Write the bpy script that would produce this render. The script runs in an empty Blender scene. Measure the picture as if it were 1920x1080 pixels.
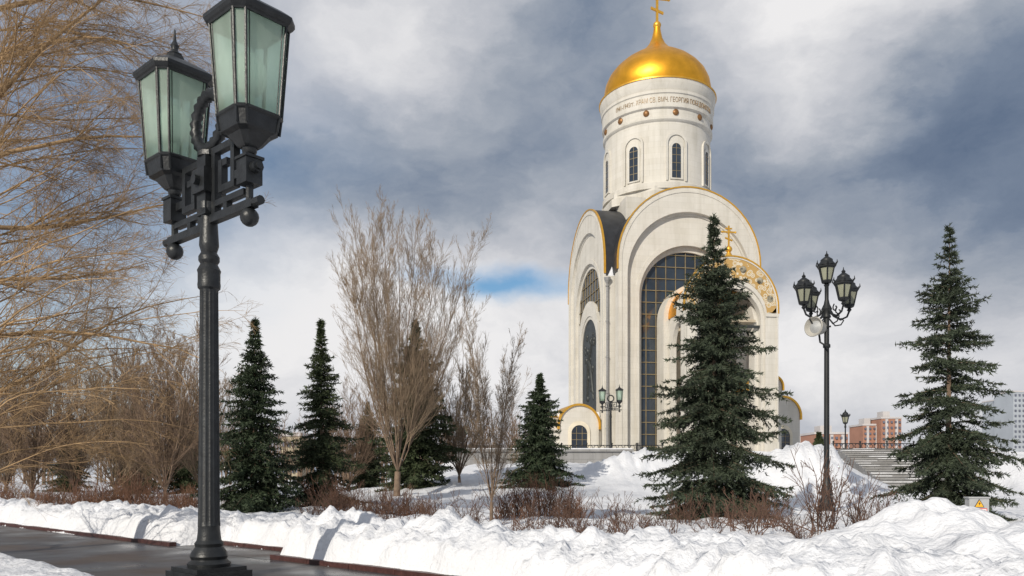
import bpy, bmesh, math, random
import numpy as np
from mathutils import Vector, Matrix, noise
S=bpy.context.scene; COL=S.collection
F=1493.3; HY=890.; EYE=1.6
R=math.radians
random.seed(4)
def X(px,Y): return (px-960)/F*Y

# ------------------------------------------------------------------ materials
def mat(name,col,rough=.6,metal=0,var=.18,scale=4.,bump=0.,bscale=20.,spec=.4,stretch=(1,1,1)):
    m=bpy.data.materials.new(name); m.use_nodes=True; nt=m.node_tree; N=nt.nodes; L=nt.links
    b=N['Principled BSDF']; b.inputs['Roughness'].default_value=rough; b.inputs['Metallic'].default_value=metal
    b.inputs['Specular IOR Level'].default_value=spec
    tc=N.new('ShaderNodeTexCoord'); mp=N.new('ShaderNodeMapping'); mp.inputs['Scale'].default_value=stretch
    L.new(tc.outputs['Object'],mp.inputs['Vector'])
    nz=N.new('ShaderNodeTexNoise'); nz.inputs['Scale'].default_value=scale; nz.inputs['Detail'].default_value=5
    L.new(mp.outputs[0],nz.inputs['Vector'])
    rp=N.new('ShaderNodeValToRGB'); rp.color_ramp.elements[0].position=.3; rp.color_ramp.elements[1].position=.7
    rp.color_ramp.elements[0].color=[c*(1-var) for c in col]+[1]; rp.color_ramp.elements[1].color=[min(1,c*(1+var)) for c in col]+[1]
    L.new(nz.outputs['Fac'],rp.inputs['Fac']); L.new(rp.outputs[0],b.inputs['Base Color'])
    if bump:
        n2=N.new('ShaderNodeTexNoise'); n2.inputs['Scale'].default_value=bscale; n2.inputs['Detail'].default_value=6
        L.new(tc.outputs['Object'],n2.inputs['Vector'])
        bp=N.new('ShaderNodeBump'); bp.inputs['Strength'].default_value=bump; bp.inputs['Distance'].default_value=.05
        L.new(n2.outputs['Fac'],bp.inputs['Height']); L.new(bp.outputs[0],b.inputs['Normal'])
    return m
def stone_mat(name,col,bw,bh,dark=.82,stain=.25):
    m=mat(name,col,.75,0,.05,.6,.12,14)
    nt=m.node_tree; N=nt.nodes; L=nt.links; b=N['Principled BSDF']
    src=b.inputs['Base Color'].links[0].from_socket
    tc=N.new('ShaderNodeTexCoord'); sp=N.new('ShaderNodeSeparateXYZ'); L.new(tc.outputs['Object'],sp.inputs[0])
    ad=N.new('ShaderNodeMath'); ad.operation='ADD'; L.new(sp.outputs[0],ad.inputs[0]); L.new(sp.outputs[1],ad.inputs[1])
    cb=N.new('ShaderNodeCombineXYZ'); L.new(ad.outputs[0],cb.inputs[0]); L.new(sp.outputs[2],cb.inputs[1])
    br=N.new('ShaderNodeTexBrick'); br.inputs['Scale'].default_value=1; br.inputs['Brick Width'].default_value=bw; br.inputs['Row Height'].default_value=bh
    br.inputs['Mortar Size'].default_value=.012; br.inputs['Color1'].default_value=(1,1,1,1); br.inputs['Color2'].default_value=(.955,.95,.935,1)
    br.inputs['Mortar'].default_value=(dark,dark,dark*.97,1); L.new(cb.outputs[0],br.inputs['Vector'])
    mx=N.new('ShaderNodeMix'); mx.data_type='RGBA'; mx.blend_type='MULTIPLY'; mx.inputs[0].default_value=1
    L.new(src,mx.inputs[6]); L.new(br.outputs['Color'],mx.inputs[7])
    mp=N.new('ShaderNodeMapping'); mp.inputs['Scale'].default_value=(1.3,1.3,.14); L.new(tc.outputs['Object'],mp.inputs[0])
    nz=N.new('ShaderNodeTexNoise'); nz.inputs['Scale'].default_value=1.; nz.inputs['Detail'].default_value=7; nz.inputs['Roughness'].default_value=.65; L.new(mp.outputs[0],nz.inputs['Vector'])
    rp=N.new('ShaderNodeValToRGB'); rp.color_ramp.elements[0].position=.3; rp.color_ramp.elements[1].position=.54
    g=1-stain; rp.color_ramp.elements[0].color=(g,g*.99,g*.96,1); rp.color_ramp.elements[1].color=(1,1,1,1); L.new(nz.outputs['Fac'],rp.inputs[0])
    m2=N.new('ShaderNodeMix'); m2.data_type='RGBA'; m2.blend_type='MULTIPLY'; m2.inputs[0].default_value=1
    L.new(mx.outputs[2],m2.inputs[6]); L.new(rp.outputs[0],m2.inputs[7]); L.new(m2.outputs[2],b.inputs['Base Color'])
    return m
M={}
M['white']=stone_mat('white_limestone',(.585,.562,.515),1.1,.5,.87,.17)
M['cream']=mat('cream_stone',(.66,.6,.48),.7,0,.1,1.5,.1,10)
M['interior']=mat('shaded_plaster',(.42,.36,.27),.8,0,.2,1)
M['grey_stone']=stone_mat('grey_granite',(.26,.26,.265),1.2,.45,.6,.3)
M['gold']=mat('gold_leaf',(.84,.41,.035),.40,.9,.14,1.2,.05,3)
M['gold_trim']=mat('gold_trim',(.72,.40,.06),.42,.7,.1,2)
M['roof']=mat('dark_roof_metal',(.035,.037,.042),.45,.3,.3,1.5)
M['glass_dark']=mat('dark_window_glass',(.025,.035,.05),.08,0,.4,.3,spec=.8)
M['mullion']=mat('bronze_mullion',(.25,.2,.12),.45,.3,.2,2)
M['bronze']=mat('dark_bronze',(.045,.05,.05),.5,.4,.3,3)
M['letters']=mat('dull_gold_letters',(.31,.22,.13),.5,.2,.2,4)
M['studs']=mat('bronze_studs',(.22,.11,.04),.45,.4,.2,4)
M['iron']=mat('black_cast_iron',(.017,.019,.021),.40,.2,.35,7,.12,30,spec=.5)
M['iron_far']=mat('black_painted_metal',(.016,.018,.02),.5,.1,.2,5)
M['snow']=mat('snow',(.70,.715,.755),.65,0,.06,1.2,1.0,10,spec=.2)
M['bark']=mat('grey_brown_bark',(.17,.12,.085),.85,0,.3,6,.3,25)
M['twig_tan']=mat('tan_twig_bark',(.315,.21,.112),.8,0,.45,1.5)
M['twig_brown']=mat('brown_twig_bark',(.25,.185,.125),.85,0,.25,1)
M['twig_far']=mat('grey_twig_bark',(.19,.13,.09),.9,0,.25,.6)
M['shrub']=mat('brown_shrub_twigs',(.13,.074,.052),.8,0,.4,3)
M['hedge']=mat('rusty_hedge_twigs',(.155,.08,.05),.8,0,.4,2)
M['needle']=mat('dark_spruce_needles',(.036,.052,.028),.6,0,.5,1.6,spec=.25)
M['needle2']=mat('green_spruce_needles',(.044,.058,.027),.6,0,.5,1.4,spec=.25)
M['needle3']=mat('bluish_spruce_needles',(.046,.060,.038),.6,0,.55,1.5,spec=.25)
M['kerb']=mat('red_granite',(.062,.026,.023),.45,0,.35,12,.1,40)
M['brick_red']=mat('hazy_red_brick_facade',(.32,.165,.115),.85,0,.1,.2)
M['panel_white']=mat('pale_panel',(.46,.44,.44),.8,0,.1,.2)
M['win_far']=mat('far_window_glass',(.12,.13,.17),.3,0,.2,.3)
M['tower_blue']=mat('hazy_tower_glass',(.34,.37,.41),.4,0,.12,.05)
M['sand']=mat('pale_ochre_render',(.36,.31,.22),.8,0,.1,.3)
M['grey_box']=mat('grey_painted_metal',(.36,.37,.38),.5,0,.08,6)
M['yellow']=mat('yellow_sign_paint',(.75,.40,.03),.5,0,.04,5)
M['black']=mat('black_sign_paint',(.02,.02,.02),.5,0,.04,5)
M['red']=mat('red_sign_paint',(.6,.05,.04),.5,0,.04,5)
M['white_paint']=mat('white_sign_paint',(.75,.75,.73),.5,0,.04,5)
M['speaker']=mat('pale_grey_plastic',(.40,.385,.35),.5,0,.12,5)
def glass_lamp(name,col,tr,inner=0,grad=None):
    m=mat(name,col,.2,0,.22,2.2,spec=.6,stretch=(1,1,.5)); nt=m.node_tree; N=nt.nodes; L=nt.links
    b=N['Principled BSDF']; t=N.new('ShaderNodeBsdfTranslucent'); src=b.inputs['Base Color'].links[0].from_socket
    if grad:   # glow of the panes painted into their colour: bright middle, darker top and bottom
        tc=N.new('ShaderNodeTexCoord'); sp=N.new('ShaderNodeSeparateXYZ'); L.new(tc.outputs['Object'],sp.inputs[0])
        mr=N.new('ShaderNodeMapRange'); mr.inputs[1].default_value=grad[0]; mr.inputs[2].default_value=grad[1]; L.new(sp.outputs[2],mr.inputs[0])
        rp=N.new('ShaderNodeValToRGB'); e=rp.color_ramp.elements; e[0].color=(.5,.53,.5,1); e[1].color=(.55,.6,.56,1)
        for p_,c_ in ((.12,.85),(.5,1.),(.85,.82)): q=e.new(p_); q.color=(c_,c_,c_,1)
        L.new(mr.outputs[0],rp.inputs[0]); mm=N.new('ShaderNodeMix'); mm.data_type='RGBA'; mm.blend_type='MULTIPLY'; mm.inputs[0].default_value=1
        L.new(src,mm.inputs[6]); L.new(rp.outputs[0],mm.inputs[7]); src=mm.outputs[2]; L.new(src,b.inputs['Base Color'])
    L.new(src,t.inputs[0]); mx=N.new('ShaderNodeMixShader'); mx.inputs[0].default_value=tr
    L.new(b.outputs[0],mx.inputs[1]); L.new(t.outputs[0],mx.inputs[2]); last=mx
    if inner:
        tp=N.new('ShaderNodeBsdfRefraction'); tp.inputs['Roughness'].default_value=.3; tp.inputs['IOR'].default_value=1.02; tp.inputs[0].default_value=(.80,.96,.86,1)
        m2=N.new('ShaderNodeMixShader'); m2.inputs[0].default_value=inner; L.new(mx.outputs[0],m2.inputs[1]); L.new(tp.outputs[0],m2.inputs[2]); last=m2
    L.new(last.outputs[0],N['Material Output'].inputs['Surface']); return m
M['lamp_glass']=glass_lamp('frosted_green_glass',(.70,.85,.73),.5,.40,(6.8,8.1))
M['lamp_cream']=glass_lamp('frosted_cream_glass',(.46,.47,.36),.45)
M['bulb']=mat('white_lamp_globe',(.9,.9,.88),.3,0,.03,5)
def mosaic():
    m=bpy.data.materials.new('mosaic_scrolls'); m.use_nodes=True; N=m.node_tree.nodes; L=m.node_tree.links; b=N['Principled BSDF']; b.inputs['Roughness'].default_value=.4
    tc=N.new('ShaderNodeTexCoord'); v=N.new('ShaderNodeTexVoronoi'); v.inputs['Scale'].default_value=2.6; L.new(tc.outputs['Object'],v.inputs['Vector'])
    r=N.new('ShaderNodeValToRGB'); r.color_ramp.interpolation='CONSTANT'; e=r.color_ramp.elements
    for p,c in ((0,(.24,.09,.05)),(.09,(.54,.37,.12)),(.19,(.58,.52,.40)),(.29,(.40,.24,.07)),(.35,(.60,.54,.42)),(.5,(.44,.28,.1))):
        x=e.new(p) if p>0 else e[0]; x.color=c+(1,)
    e[-1].color=(.58,.52,.41,1)
    L.new(v.outputs['Distance'],r.inputs[0]); L.new(r.outputs[0],b.inputs['Base Color']); return m
M['mosaic']=mosaic()
def path_mat():
    m=bpy.data.materials.new('wet_paving'); m.use_nodes=True; N=m.node_tree.nodes; L=m.node_tree.links; b=N['Principled BSDF']
    tc=N.new('ShaderNodeTexCoord'); mp=N.new('ShaderNodeMapping'); mp.inputs['Rotation'].default_value=(0,0,R(41)); L.new(tc.outputs['Object'],mp.inputs[0])
    br=N.new('ShaderNodeTexBrick'); br.inputs['Scale'].default_value=1; br.inputs['Brick Width'].default_value=1.2; br.inputs['Row Height'].default_value=.6; br.inputs['Mortar Size'].default_value=.008
    br.inputs['Color1'].default_value=(.065,.07,.075,1); br.inputs['Color2'].default_value=(.052,.054,.06,1); br.inputs['Mortar'].default_value=(.028,.028,.028,1); L.new(mp.outputs[0],br.inputs[0])
    nz=N.new('ShaderNodeTexNoise'); nz.inputs['Scale'].default_value=.55; nz.inputs['Detail'].default_value=6; L.new(tc.outputs['Object'],nz.inputs[0])
    rp=N.new('ShaderNodeValToRGB'); rp.color_ramp.elements[0].position=.4; rp.color_ramp.elements[1].position=.62; L.new(nz.outputs[0],rp.inputs[0])
    rp.color_ramp.elements[0].color=(1,1,1,1); rp.color_ramp.elements[1].color=(1.35,.95,.7,1)
    mx=N.new('ShaderNodeMix'); mx.data_type='RGBA'; mx.blend_type='MULTIPLY'; mx.inputs[0].default_value=1; L.new(br.outputs[0],mx.inputs[6]); L.new(rp.outputs[0],mx.inputs[7])
    L.new(mx.outputs[2],b.inputs['Base Color'])
    r2=N.new('ShaderNodeMapRange'); r2.inputs[1].default_value=.35; r2.inputs[2].default_value=.65; r2.inputs[3].default_value=.26; r2.inputs[4].default_value=.6; L.new(nz.outputs[0],r2.inputs[0]); L.new(r2.outputs[0],b.inputs['Roughness'])
    return m
M['path']=path_mat()

# ------------------------------------------------------------------ mesh helpers
def link(name,me,m,parent=None):
    o=bpy.data.objects.new(name,me); COL.objects.link(o)
    if m: me.materials.append(m)
    if parent: o.parent=parent
    return o
def tag(o,label=None,cat=None,group=None,kind=None):
    if label:o['label']=label
    if cat:o['category']=cat
    if group:o['group']=group
    if kind:o['kind']=kind
    return o
def empty(name,loc,label,cat,rz=0,group=None):
    o=bpy.data.objects.new(name,None); COL.objects.link(o); o.location=loc; o.rotation_euler=(0,0,rz); o.empty_display_size=.3
    return tag(o,label,cat,group)
def copy_tree(o,parent=None):
    c=o.copy(); COL.objects.link(c)
    if parent: c.parent=parent
    for ch in list(o.children): copy_tree(ch,c)
    return c
class MB:
    def __init__(s,M=None): s.v=[];s.f=[];s.M=M or Matrix()
    def add(s,vs,fs):
        b=len(s.v); s.v+=[tuple(s.M@Vector(v)) for v in vs]; s.f+=[tuple(i+b for i in f) for f in fs]; return s
    def box(s,x0,x1,y0,y1,z0,z1):
        return s.add([(x,y,z) for z in (z0,z1) for y in (y0,y1) for x in (x0,x1)],[(0,2,3,1),(4,5,7,6),(0,1,5,4),(2,6,7,3),(0,4,6,2),(1,3,7,5)])
    def tube(s,pts,rad,n=8):
        pts=[Vector(p) for p in pts]; k=len(pts)
        if not hasattr(rad,'__len__'): rad=[rad]*k
        vs=[];fs=[]
        t0=(pts[1]-pts[0]).normalized(); ref=Vector((0,0,1)) if abs(t0.z)<.9 else Vector((1,0,0)); u=t0.cross(ref).normalized()
        for i,p in enumerate(pts):
            t=(pts[min(i+1,k-1)]-pts[max(i-1,0)]).normalized(); u=(u-t*u.dot(t)).normalized(); w=t.cross(u)
            for j in range(n):
                a=2*math.pi*j/n; vs.append(p+(u*math.cos(a)+w*math.sin(a))*rad[i])
        for i in range(k-1):
            for j in range(n):
                j2=(j+1)%n; fs.append((i*n+j,i*n+j2,(i+1)*n+j2,(i+1)*n+j))
        fs.append(tuple(range(n))[::-1]); fs.append(tuple((k-1)*n+j for j in range(n)))
        return s.add(vs,fs)
    def lathe(s,prof,n=24,c=(0,0,0),a0=0,flute=None):
        vs=[];fs=[];k=len(prof)
        for i,(r,z) in enumerate(prof):
            for j in range(n):
                a=a0+2*math.pi*j/n; rr=r
                if flute and flute[0]<=z<=flute[1] and j%2: rr=r*flute[2]
                vs.append((c[0]+rr*math.cos(a),c[1]+rr*math.sin(a),c[2]+z))
        for i in range(k-1):
            for j in range(n):
                j2=(j+1)%n; fs.append((i*n+j,i*n+j2,(i+1)*n+j2,(i+1)*n+j))
        fs.append(tuple(range(n))[::-1]); fs.append(tuple((k-1)*n+j for j in range(n)))
        return s.add(vs,fs)
    def loft(s,rings):
        n=len(rings[0]); vs=[p for r in rings for p in r]; fs=[]
        for i in range(len(rings)-1):
            for j in range(n):
                j2=(j+1)%n; fs.append((i*n+j,i*n+j2,(i+1)*n+j2,(i+1)*n+j))
        fs.append(tuple(range(n))[::-1]); fs.append(tuple((len(rings)-1)*n+j for j in range(n)))
        return s.add(vs,fs)
    def ball(s,c,r,n=14,sz=1):
        return s.lathe([(max(1e-3,r*math.sin(math.pi*i/8)),-r*sz*math.cos(math.pi*i/8)) for i in range(9)],n,c)
    def arch_ring(s,ho,so,hi,si,z0,y0,y1,n=28,cx=0):
        o=arch(ho,so,z0,n); q=arch(hi,si,z0,n); k=len(o); vs=[]
        for y in (y0,y1):
            vs+=[(cx+x,y,z) for x,z in o]+[(cx+x,y,z) for x,z in q]
        fs=[]
        for i in range(k-1):
            fs+=[(i,i+1,k+i+1,k+i),(2*k+i,3*k+i,3*k+i+1,2*k+i+1),(i,2*k+i,2*k+i+1,i+1),(k+i,k+i+1,3*k+i+1,3*k+i)]
        fs+=[(0,k,3*k,2*k),(k-1,3*k-1,4*k-1,2*k-1)]
        return s.add(vs,fs)
    def arch_solid(s,h,spr,z0,y0,y1,n=28,cx=0):
        o=arch(h,spr,z0,n); k=len(o)
        vs=[(cx+x,y0,z) for x,z in o]+[(cx+x,y1,z) for x,z in o]
        fs=[tuple(range(k)),tuple(range(k,2*k))[::-1]]+[(i,k+i,k+(i+1)%k,(i+1)%k) for i in range(k)]
        return s.add(vs,fs)
    def torus(s,c,Rr,r,n=28,m=8,lump=0):
        vs=[];fs=[]
        for i in range(n):
            a=2*math.pi*i/n; rr=r*(1+lump*((i%2)*2-1))
            for j in range(m):
                b=2*math.pi*j/m; q=Rr+rr*math.cos(b); vs.append((c[0]+q*math.cos(a),c[1]+rr*math.sin(b),c[2]+q*math.sin(a)))
        for i in range(n):
            for j in range(m):
                fs.append((i*m+j,((i+1)%n)*m+j,((i+1)%n)*m+(j+1)%m,i*m+(j+1)%m))
        return s.add(vs,fs)
    def build(s,name,m,parent=None,smooth=40,recalc=True):
        me=bpy.data.meshes.new(name); me.from_pydata(s.v,[],s.f)
        if recalc:
            bm=bmesh.new(); bm.from_mesh(me); bmesh.ops.recalc_face_normals(bm,faces=bm.faces); bm.to_mesh(me); bm.free()
        if smooth:
            me.polygons.foreach_set('use_smooth',[True]*len(me.polygons)); me.set_sharp_from_angle(angle=R(smooth))
        return link(name,me,m,parent)
def arch(h,spr,z0,n):
    return [(-h,z0)]+[(-h*math.cos(math.pi*i/n),spr+h*math.sin(math.pi*i/n)) for i in range(n+1)]+[(h,z0)]
def np_mesh(name,v,f,m,parent=None,smooth=False):
    me=bpy.data.meshes.new(name); me.from_pydata(v.tolist(),[],f.tolist())
    if smooth: me.polygons.foreach_set('use_smooth',[True]*len(me.polygons))
    return link(name,me,m,parent)

# ------------------------------------------------------------------ terrain
def ss(a,b,x):
    t=min(1,max(0,(x-a)/(b-a))); return t*t*(3-2*t)
SA=Vector((18.4,38.)); SB=Vector((22.7,55.5)); SD=(SB-SA); SL=SD.length; SD.normalize(); SW=4.5
def stair_uv(x,y):
    dx=x-SA.x; dy=y-SA.y; return dx*SD.x+dy*SD.y, dx*SD.y-dy*SD.x
MOUNDS=[(6.5,12.7,.70,1.15,1.2),(7.2,10.4,.46,1.5,1.0),(4.4,10.4,.24,1.1,.8),(6.3,44,1.0,2.4,1.8),(9.5,45,.9,2.5,1.8),(12.6,36,1.85,2.0,2.2),(14.6,36.5,1.0,1.5,1.8),(25.2,38,1.9,1.9,2.4),(27,46,1.5,2.2,3),(-.8,14.2,.2,1.0,.7),(2.6,11.6,.2,1.0,.7),(-3.2,15.9,.2,.8,.7),(-11,22.0,.15,2,.8)]
def T(x,y):
    d=(x+7.6)*.656+(y-17.7)*.754; t=(x+7.6)*.754-(y-17.7)*.656
    d-=.95*ss(-.2,.3,t)*(1-ss(3.7,4.2,t))
    e=(6.7-.9*x-y)/1.345
    if d<=0 and e<=0: return -.04
    if y>62: n1=n2=n3=0
    else:
        n1=noise.noise((x*.6,y*.6,0)); n2=noise.noise((x*1.9,y*1.9,5)); n3=noise.noise((x*5,y*5,9))
    if d<=0: return ss(0,.5,e)*(.2+.06*n2+.025*n3)-.04
    ed=ss(0.0,.34+.3*n2,d)
    near=1-ss(1.8,4.4,d)
    lump=0
    if d<4.4 and y<40:
        lump=.27*abs(noise.noise((x*2.1,y*2.1,2)))+.17*abs(noise.noise((x*4.6,y*4.6,7)))+.055*noise.noise((x*9,y*9,3))-.11
    h=ed*(.46+.2*math.exp(-((d-1.2)/.9)**2)+.14*n1+.09*n2+.03*n3+near*lump)-.04*(1-ed)
    side=ss(-12,-1,x); rp=side*(1.9*ss(27,56,y)+.95*ss(57.2,58.4,y))
    if y>58: h=h*(1-ss(58,61,y))+.5*ss(58,61,y)
    rp*=1-ss(105,150,y)
    for mx,my,a,sx,sy in MOUNDS:
        q=((x-mx)/sx)**2+((y-my)/sy)**2
        if q<8: h+=a*math.exp(-q)*(1+.3*n2+.1*n3)
    h+=rp
    u,w=stair_uv(x,y)
    if -1.5<u<SL+1 and -.2<w<SW-.2: h=min(h,.6+2.75*max(0,u)/SL-.45)
    return h
def axis(lo,hi,step,g,far0,far1):
    a=list(np.arange(lo,hi,step)); s=step; x=a[-1]
    while x<far1: s*=g; x+=s; a.append(x)
    s=step; x=lo; b=[]
    while x>far0: s*=g if far0<-100 else 1.25; x-=s; b.append(x)
    return b[::-1]+a
xs=axis(-21,11,.075,1.045,-1500,1500); ys=axis(6.5,22,.075,1.03,-40,2500)
gv=[(x,y,T(x,y)) for y in ys for x in xs]
nx,ny=len(xs),len(ys); idx=np.arange(nx*ny).reshape(ny,nx)
gf=np.stack([idx[:-1,:-1],idx[:-1,1:],idx[1:,1:],idx[1:,:-1]],-1).reshape(-1,4)
g=np_mesh('ground',np.array(gv),gf,M['snow'],None,True); tag(g,'white lumpy snow covering the ground and rising to the church plaza','snow',kind='structure')
def L1(x,off=0): return Vector((-7.6+.754*x+.656*off, 17.7-.656*x+.754*off))
b=MB()
a0=L1(-45,.6);a1=L1(30,.6);a2=L1(30,-4.2);a3=L1(-45,-4.2)
b.add([(p.x,p.y,0) for p in (a0,a1,a2,a3)],[(0,1,2,3)]).build('path',M['path'],None,0)
tag(bpy.data.objects['path'],'dark wet paved path crossing the lower left corner','path',kind='structure')
b=MB(); p=[L1(0,-.1),L1(4,-.1),L1(4,1.3),L1(0,1.3)]
tag(b.add([(q.x,q.y,.004) for q in p],[(0,1,2,3)]).build('pavement',M['path'],None,0),'wet paved recess behind the tall lamp post','pavement',kind='structure')
def kerb(t0,t1,o0,o1,label):
    b=MB(Matrix.Translation((-7.6,17.7,0))@Matrix.Rotation(math.atan2(-.656,.754),4,'Z'))
    t=t0
    while t<t1-.05:
        l=min(1.2,t1-t); b.box(t,t+l-.012,o0,o1,-.02,.085+random.uniform(-.006,.006)); t+=1.2
    tag(b.build('kerb',M['kerb'],None,0),label,'kerb',kind='structure')
kerb(-40,-.02,0,.16,'red granite kerb left of the tall double lamp'); kerb(4.0,14,0,.16,'red granite kerb running out of the bottom edge right of the tall lamp'); kerb(.2,3.9,.98,1.14,'red granite kerb set back behind the tall lamp')

# ------------------------------------------------------------------ church
ch=empty('church',(13.66,75,3.5),'white stone church with a golden onion dome and round arched gables','church',R(9.8))
Z=-.35
w=MB(); w.box(-5.6,5.6,-5.6,5.6,Z,15.8)
for sx in (-1,1):
    for sy in (-1,1):
        w.box(min(sx*5.5,sx*6.75),max(sx*5.5,sx*6.75),min(sy*5.5,sy*6.75),max(sy*5.5,sy*6.75),Z,14.9)
for ang,h in ((0,8.),(-90,7.),(90,7.),(180,7.5)):
    m=Matrix.Rotation(R(ang),4,'Z'); w.M=m; w.box(-6.05,6.05,-h+1.3,-5.5,Z,15.85)
w.M=Matrix()
w.box(-4.5,4.5,-4.5,4.5,15,22.5)
w.lathe([(5.5,22.3),(5.5,23.0),(5.2,23.05),(5.2,23.5)],8,(0,0,0),R(22.5))
w.build('wall',M['white'],ch)
def facade(ang,h,parts,k=1.):
    m=Matrix.Rotation(R(ang),4,'Z')
    f=MB(m); f.arch_ring(6.3,16,5.5,14.75,Z,-h,-h+.9); f.arch_ring(5.62,14.8,4.4,13.2,Z,-h+.5*k,-h+1.1); f.arch_ring(4.52,13.25,4.0,13.1,Z,-h+.9*k,-h+1.25)
    f.arch_ring(6.08,15.95,5.98,15.9,Z,-h-.05,-h+.1); f.arch_ring(5.56,14.8,5.36,14.7,Z,-h+.38*k,-h+.6); f.arch_ring(4.62,13.3,4.34,13.17,Z,-h+.4*k,-h+.6)
    f.box(-6.34,-5.45,-h-.06,-h+.3,Z,.5); f.box(5.45,6.34,-h-.06,-h+.3,Z,.5)
    fo=f.build('facade',M['white'],ch)
    t=MB(m); t.arch_ring(6.40,16,6.29,16,15.2,-h-.06,-h+.12); t.build('gold_trim',M['gold_trim'],fo)
    r=MB(m); r.arch_ring(6.34,15.97,5.9,15.9,15,-h+.14,0); r.build('vault_roof',M['roof'],ch)
    if parts:
        yg=-h+1.14*k
        gl=MB(m); gl.arch_solid(4.15,13.1,Z,yg,yg+.08); go=gl.build('window',M['glass_dark'],fo,0)
        mu=MB(m)
        for q in range(-4,5):
            x=q*.88
            if abs(x)<4: mu.box(x-.03,x+.03,yg-.08,yg-.01,Z,13.1+math.sqrt(16-x*x))
        for q in range(0,17):
            z=q*1.02+.5; hw=4.02 if z<13.1 else math.sqrt(max(0,16-(z-13.1)**2))
            if hw>.3: mu.box(-hw,hw,yg-.09,yg-.02,z-.03,z+.03)
        mu.build('window_bars',M['mullion'],fo,0)
    return m
facade(0,8.,1); mL=facade(-90,7.,1,.5); facade(90,7.,0); facade(180,7.5,0)
h=7.
p=MB(mL); p.arch_ring(3.3,10.8,2.75,10.0,Z,-h+.3,-h+1.1); p.arch_ring(2.85,10.1,2.55,9.9,Z,-h+.38,-h+1.1); po=p.build('portal',M['white'],ch)
q=MB(mL); q.arch_solid(2.65,9.9,3.4,-h+.46,-h+.7); rng=random.Random(3)
for k in range(26):
    q.ball((rng.uniform(-1.6,1.6),-h+.5,rng.uniform(5,11)),rng.uniform(.12,.22),8,1.6)
q.tube([(-.9,-h+.48,5),(-.3,-h+.44,8.6),(1.1,-h+.46,10.6)],[.14,.2,.1]); q.tube([(1.2,-h+.48,5),(.4,-h+.44,8),(-1.1,-h+.46,9.6)],[.1,.2,.1])
q.build('relief_panel',M['bronze'],po)
d=MB(); d.tube([(-6.92,-6.9,Z),(-6.92,-6.9,14.3)],.1,8)
for z in (2,5,8,11,14): d.lathe([(.15,-.06),(.15,.06)],8,(-6.92,-6.9,z))
d.lathe([(.12,0),(.3,.35),(.3,.5)],8,(-6.92,-6.9,14.2)); d.build('downspout',M['grey_stone'],ch)
for sx in (-1,1):
    sn=MB(); sn.loft([[(sx*6.75,-6.75,14.9),(sx*5.9,-6.75,14.9),(sx*5.9,-5.9,14.9),(sx*6.75,-5.9,14.9)],[(sx*6.1,-6.1,16.3),(sx*5.95,-6.1,16.4),(sx*5.95,-5.95,16.4),(sx*6.1,-5.95,16.3)]]); sn.build('snow_cap',M['snow'],ch)
dr=MB(); dr.lathe([(5.1,23.3),(5.1,23.8),(4.95,23.9),(4.88,24.1),(4.86,29.2),(4.98,29.28),(5.06,29.4),(5.06,29.62),(4.94,29.7),(4.94,30.3),(5.06,30.36),(5.13,30.42),(5.13,31.55),(5.22,31.62),(5.22,31.86),(5.12,31.9),(5.2,32.1),(5.33,32.45),(5.36,32.85),(4.5,32.9)],96)
dro=dr.build('drum',M['white'],ch,30)
for k in range(8):
    m=Matrix.Rotation(R(45*k),4,'Z'); r=4.86
    a=MB(m); a.arch_ring(.95,27.35,.8,27.25,24.0,-r-.1,-r+.3,14); a.arch_ring(.62,26.95,.42,26.9,24.2,-r-.06,-r+.3,14); a.box(-.6,.6,-r-.12,-r+.2,24.12,24.24); wo=a.build('window_surround',M['white'],dro)
    a=MB(m); a.arch_solid(.44,26.9,24.24,-r-.02,-r+.15,14); a.build('window',M['glass_dark'],wo,0)
    a=MB(m)
    for z in (24.9,25.6,26.3,26.9): a.box(-.42,.42,-r-.035,-r,z-.02,z+.02)
    a.box(-.02,.02,-r-.04,-r,24.3,27.3); a.build('window_bars',M['mullion'],wo,0)
for k in range(12):
    m=Matrix.Rotation(R(-110.1+90-11+30*k),4,'Z')@Matrix.Translation((0,-4.94,30.0))@Matrix.Rotation(R(90),4,'X')
    a=MB(m); a.lathe([(.27,-.05),(.27,.08),(.2,.14),(.1,.18)],14); a.build('medallion',M['studs'],dro)
def text_mesh(body,size,ext):
    cu=bpy.data.curves.new('t','FONT'); cu.body=body; cu.size=size; cu.extrude=ext; cu.resolution_u=2; cu.offset=-.014
    o=bpy.data.objects.new('t',cu); COL.objects.link(o); dg=bpy.context.evaluated_depsgraph_get(); me=o.evaluated_get(dg).to_mesh()
    v=[tuple(q.co) for q in me.vertices]; f=[tuple(q.vertices) for q in me.polygons]
    o.evaluated_get(dg).to_mesh_clear(); bpy.data.objects.remove(o); bpy.data.curves.remove(cu); return v,f
try:
    v,f=text_mesh('1941-1945гг. ХРАМ СВ. ВМЧ. ГЕОРГИЯ ПОБЕДОНОСЦА',1,.02)
    ref,_=text_mesh('1941-1945гг. ХРАМ СВ. ВМЧ. ГЕОРГИ',1,.02)
    wd=max(q[0] for q in ref); arc=R(75)
    v2=[]
    for x,y,z in v:
        a=R(-110.1-46)+x/wd*arc; r=5.15+z; v2.append((r*math.cos(a),r*math.sin(a),30.82+y*.62))
    me=bpy.data.meshes.new('inscription'); me.from_pydata(v2,[],f); link('inscription',me,M['letters'],dro)
except Exception as ex: print('TEXT',ex)
dm=MB(); prof=[(4.76,32.95),(4.92,33.45),(4.94,34.0),(4.82,34.65),(4.5,35.35),(4.0,35.98),(3.32,36.6),(2.55,37.12),(1.84,37.55),(1.22,38.02),(.78,38.55),(.5,39.15),(.36,39.75),(.3,40.2)]
dm.lathe(prof,64); dmo=dm.build('dome',M['gold'],ch,60)
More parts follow.
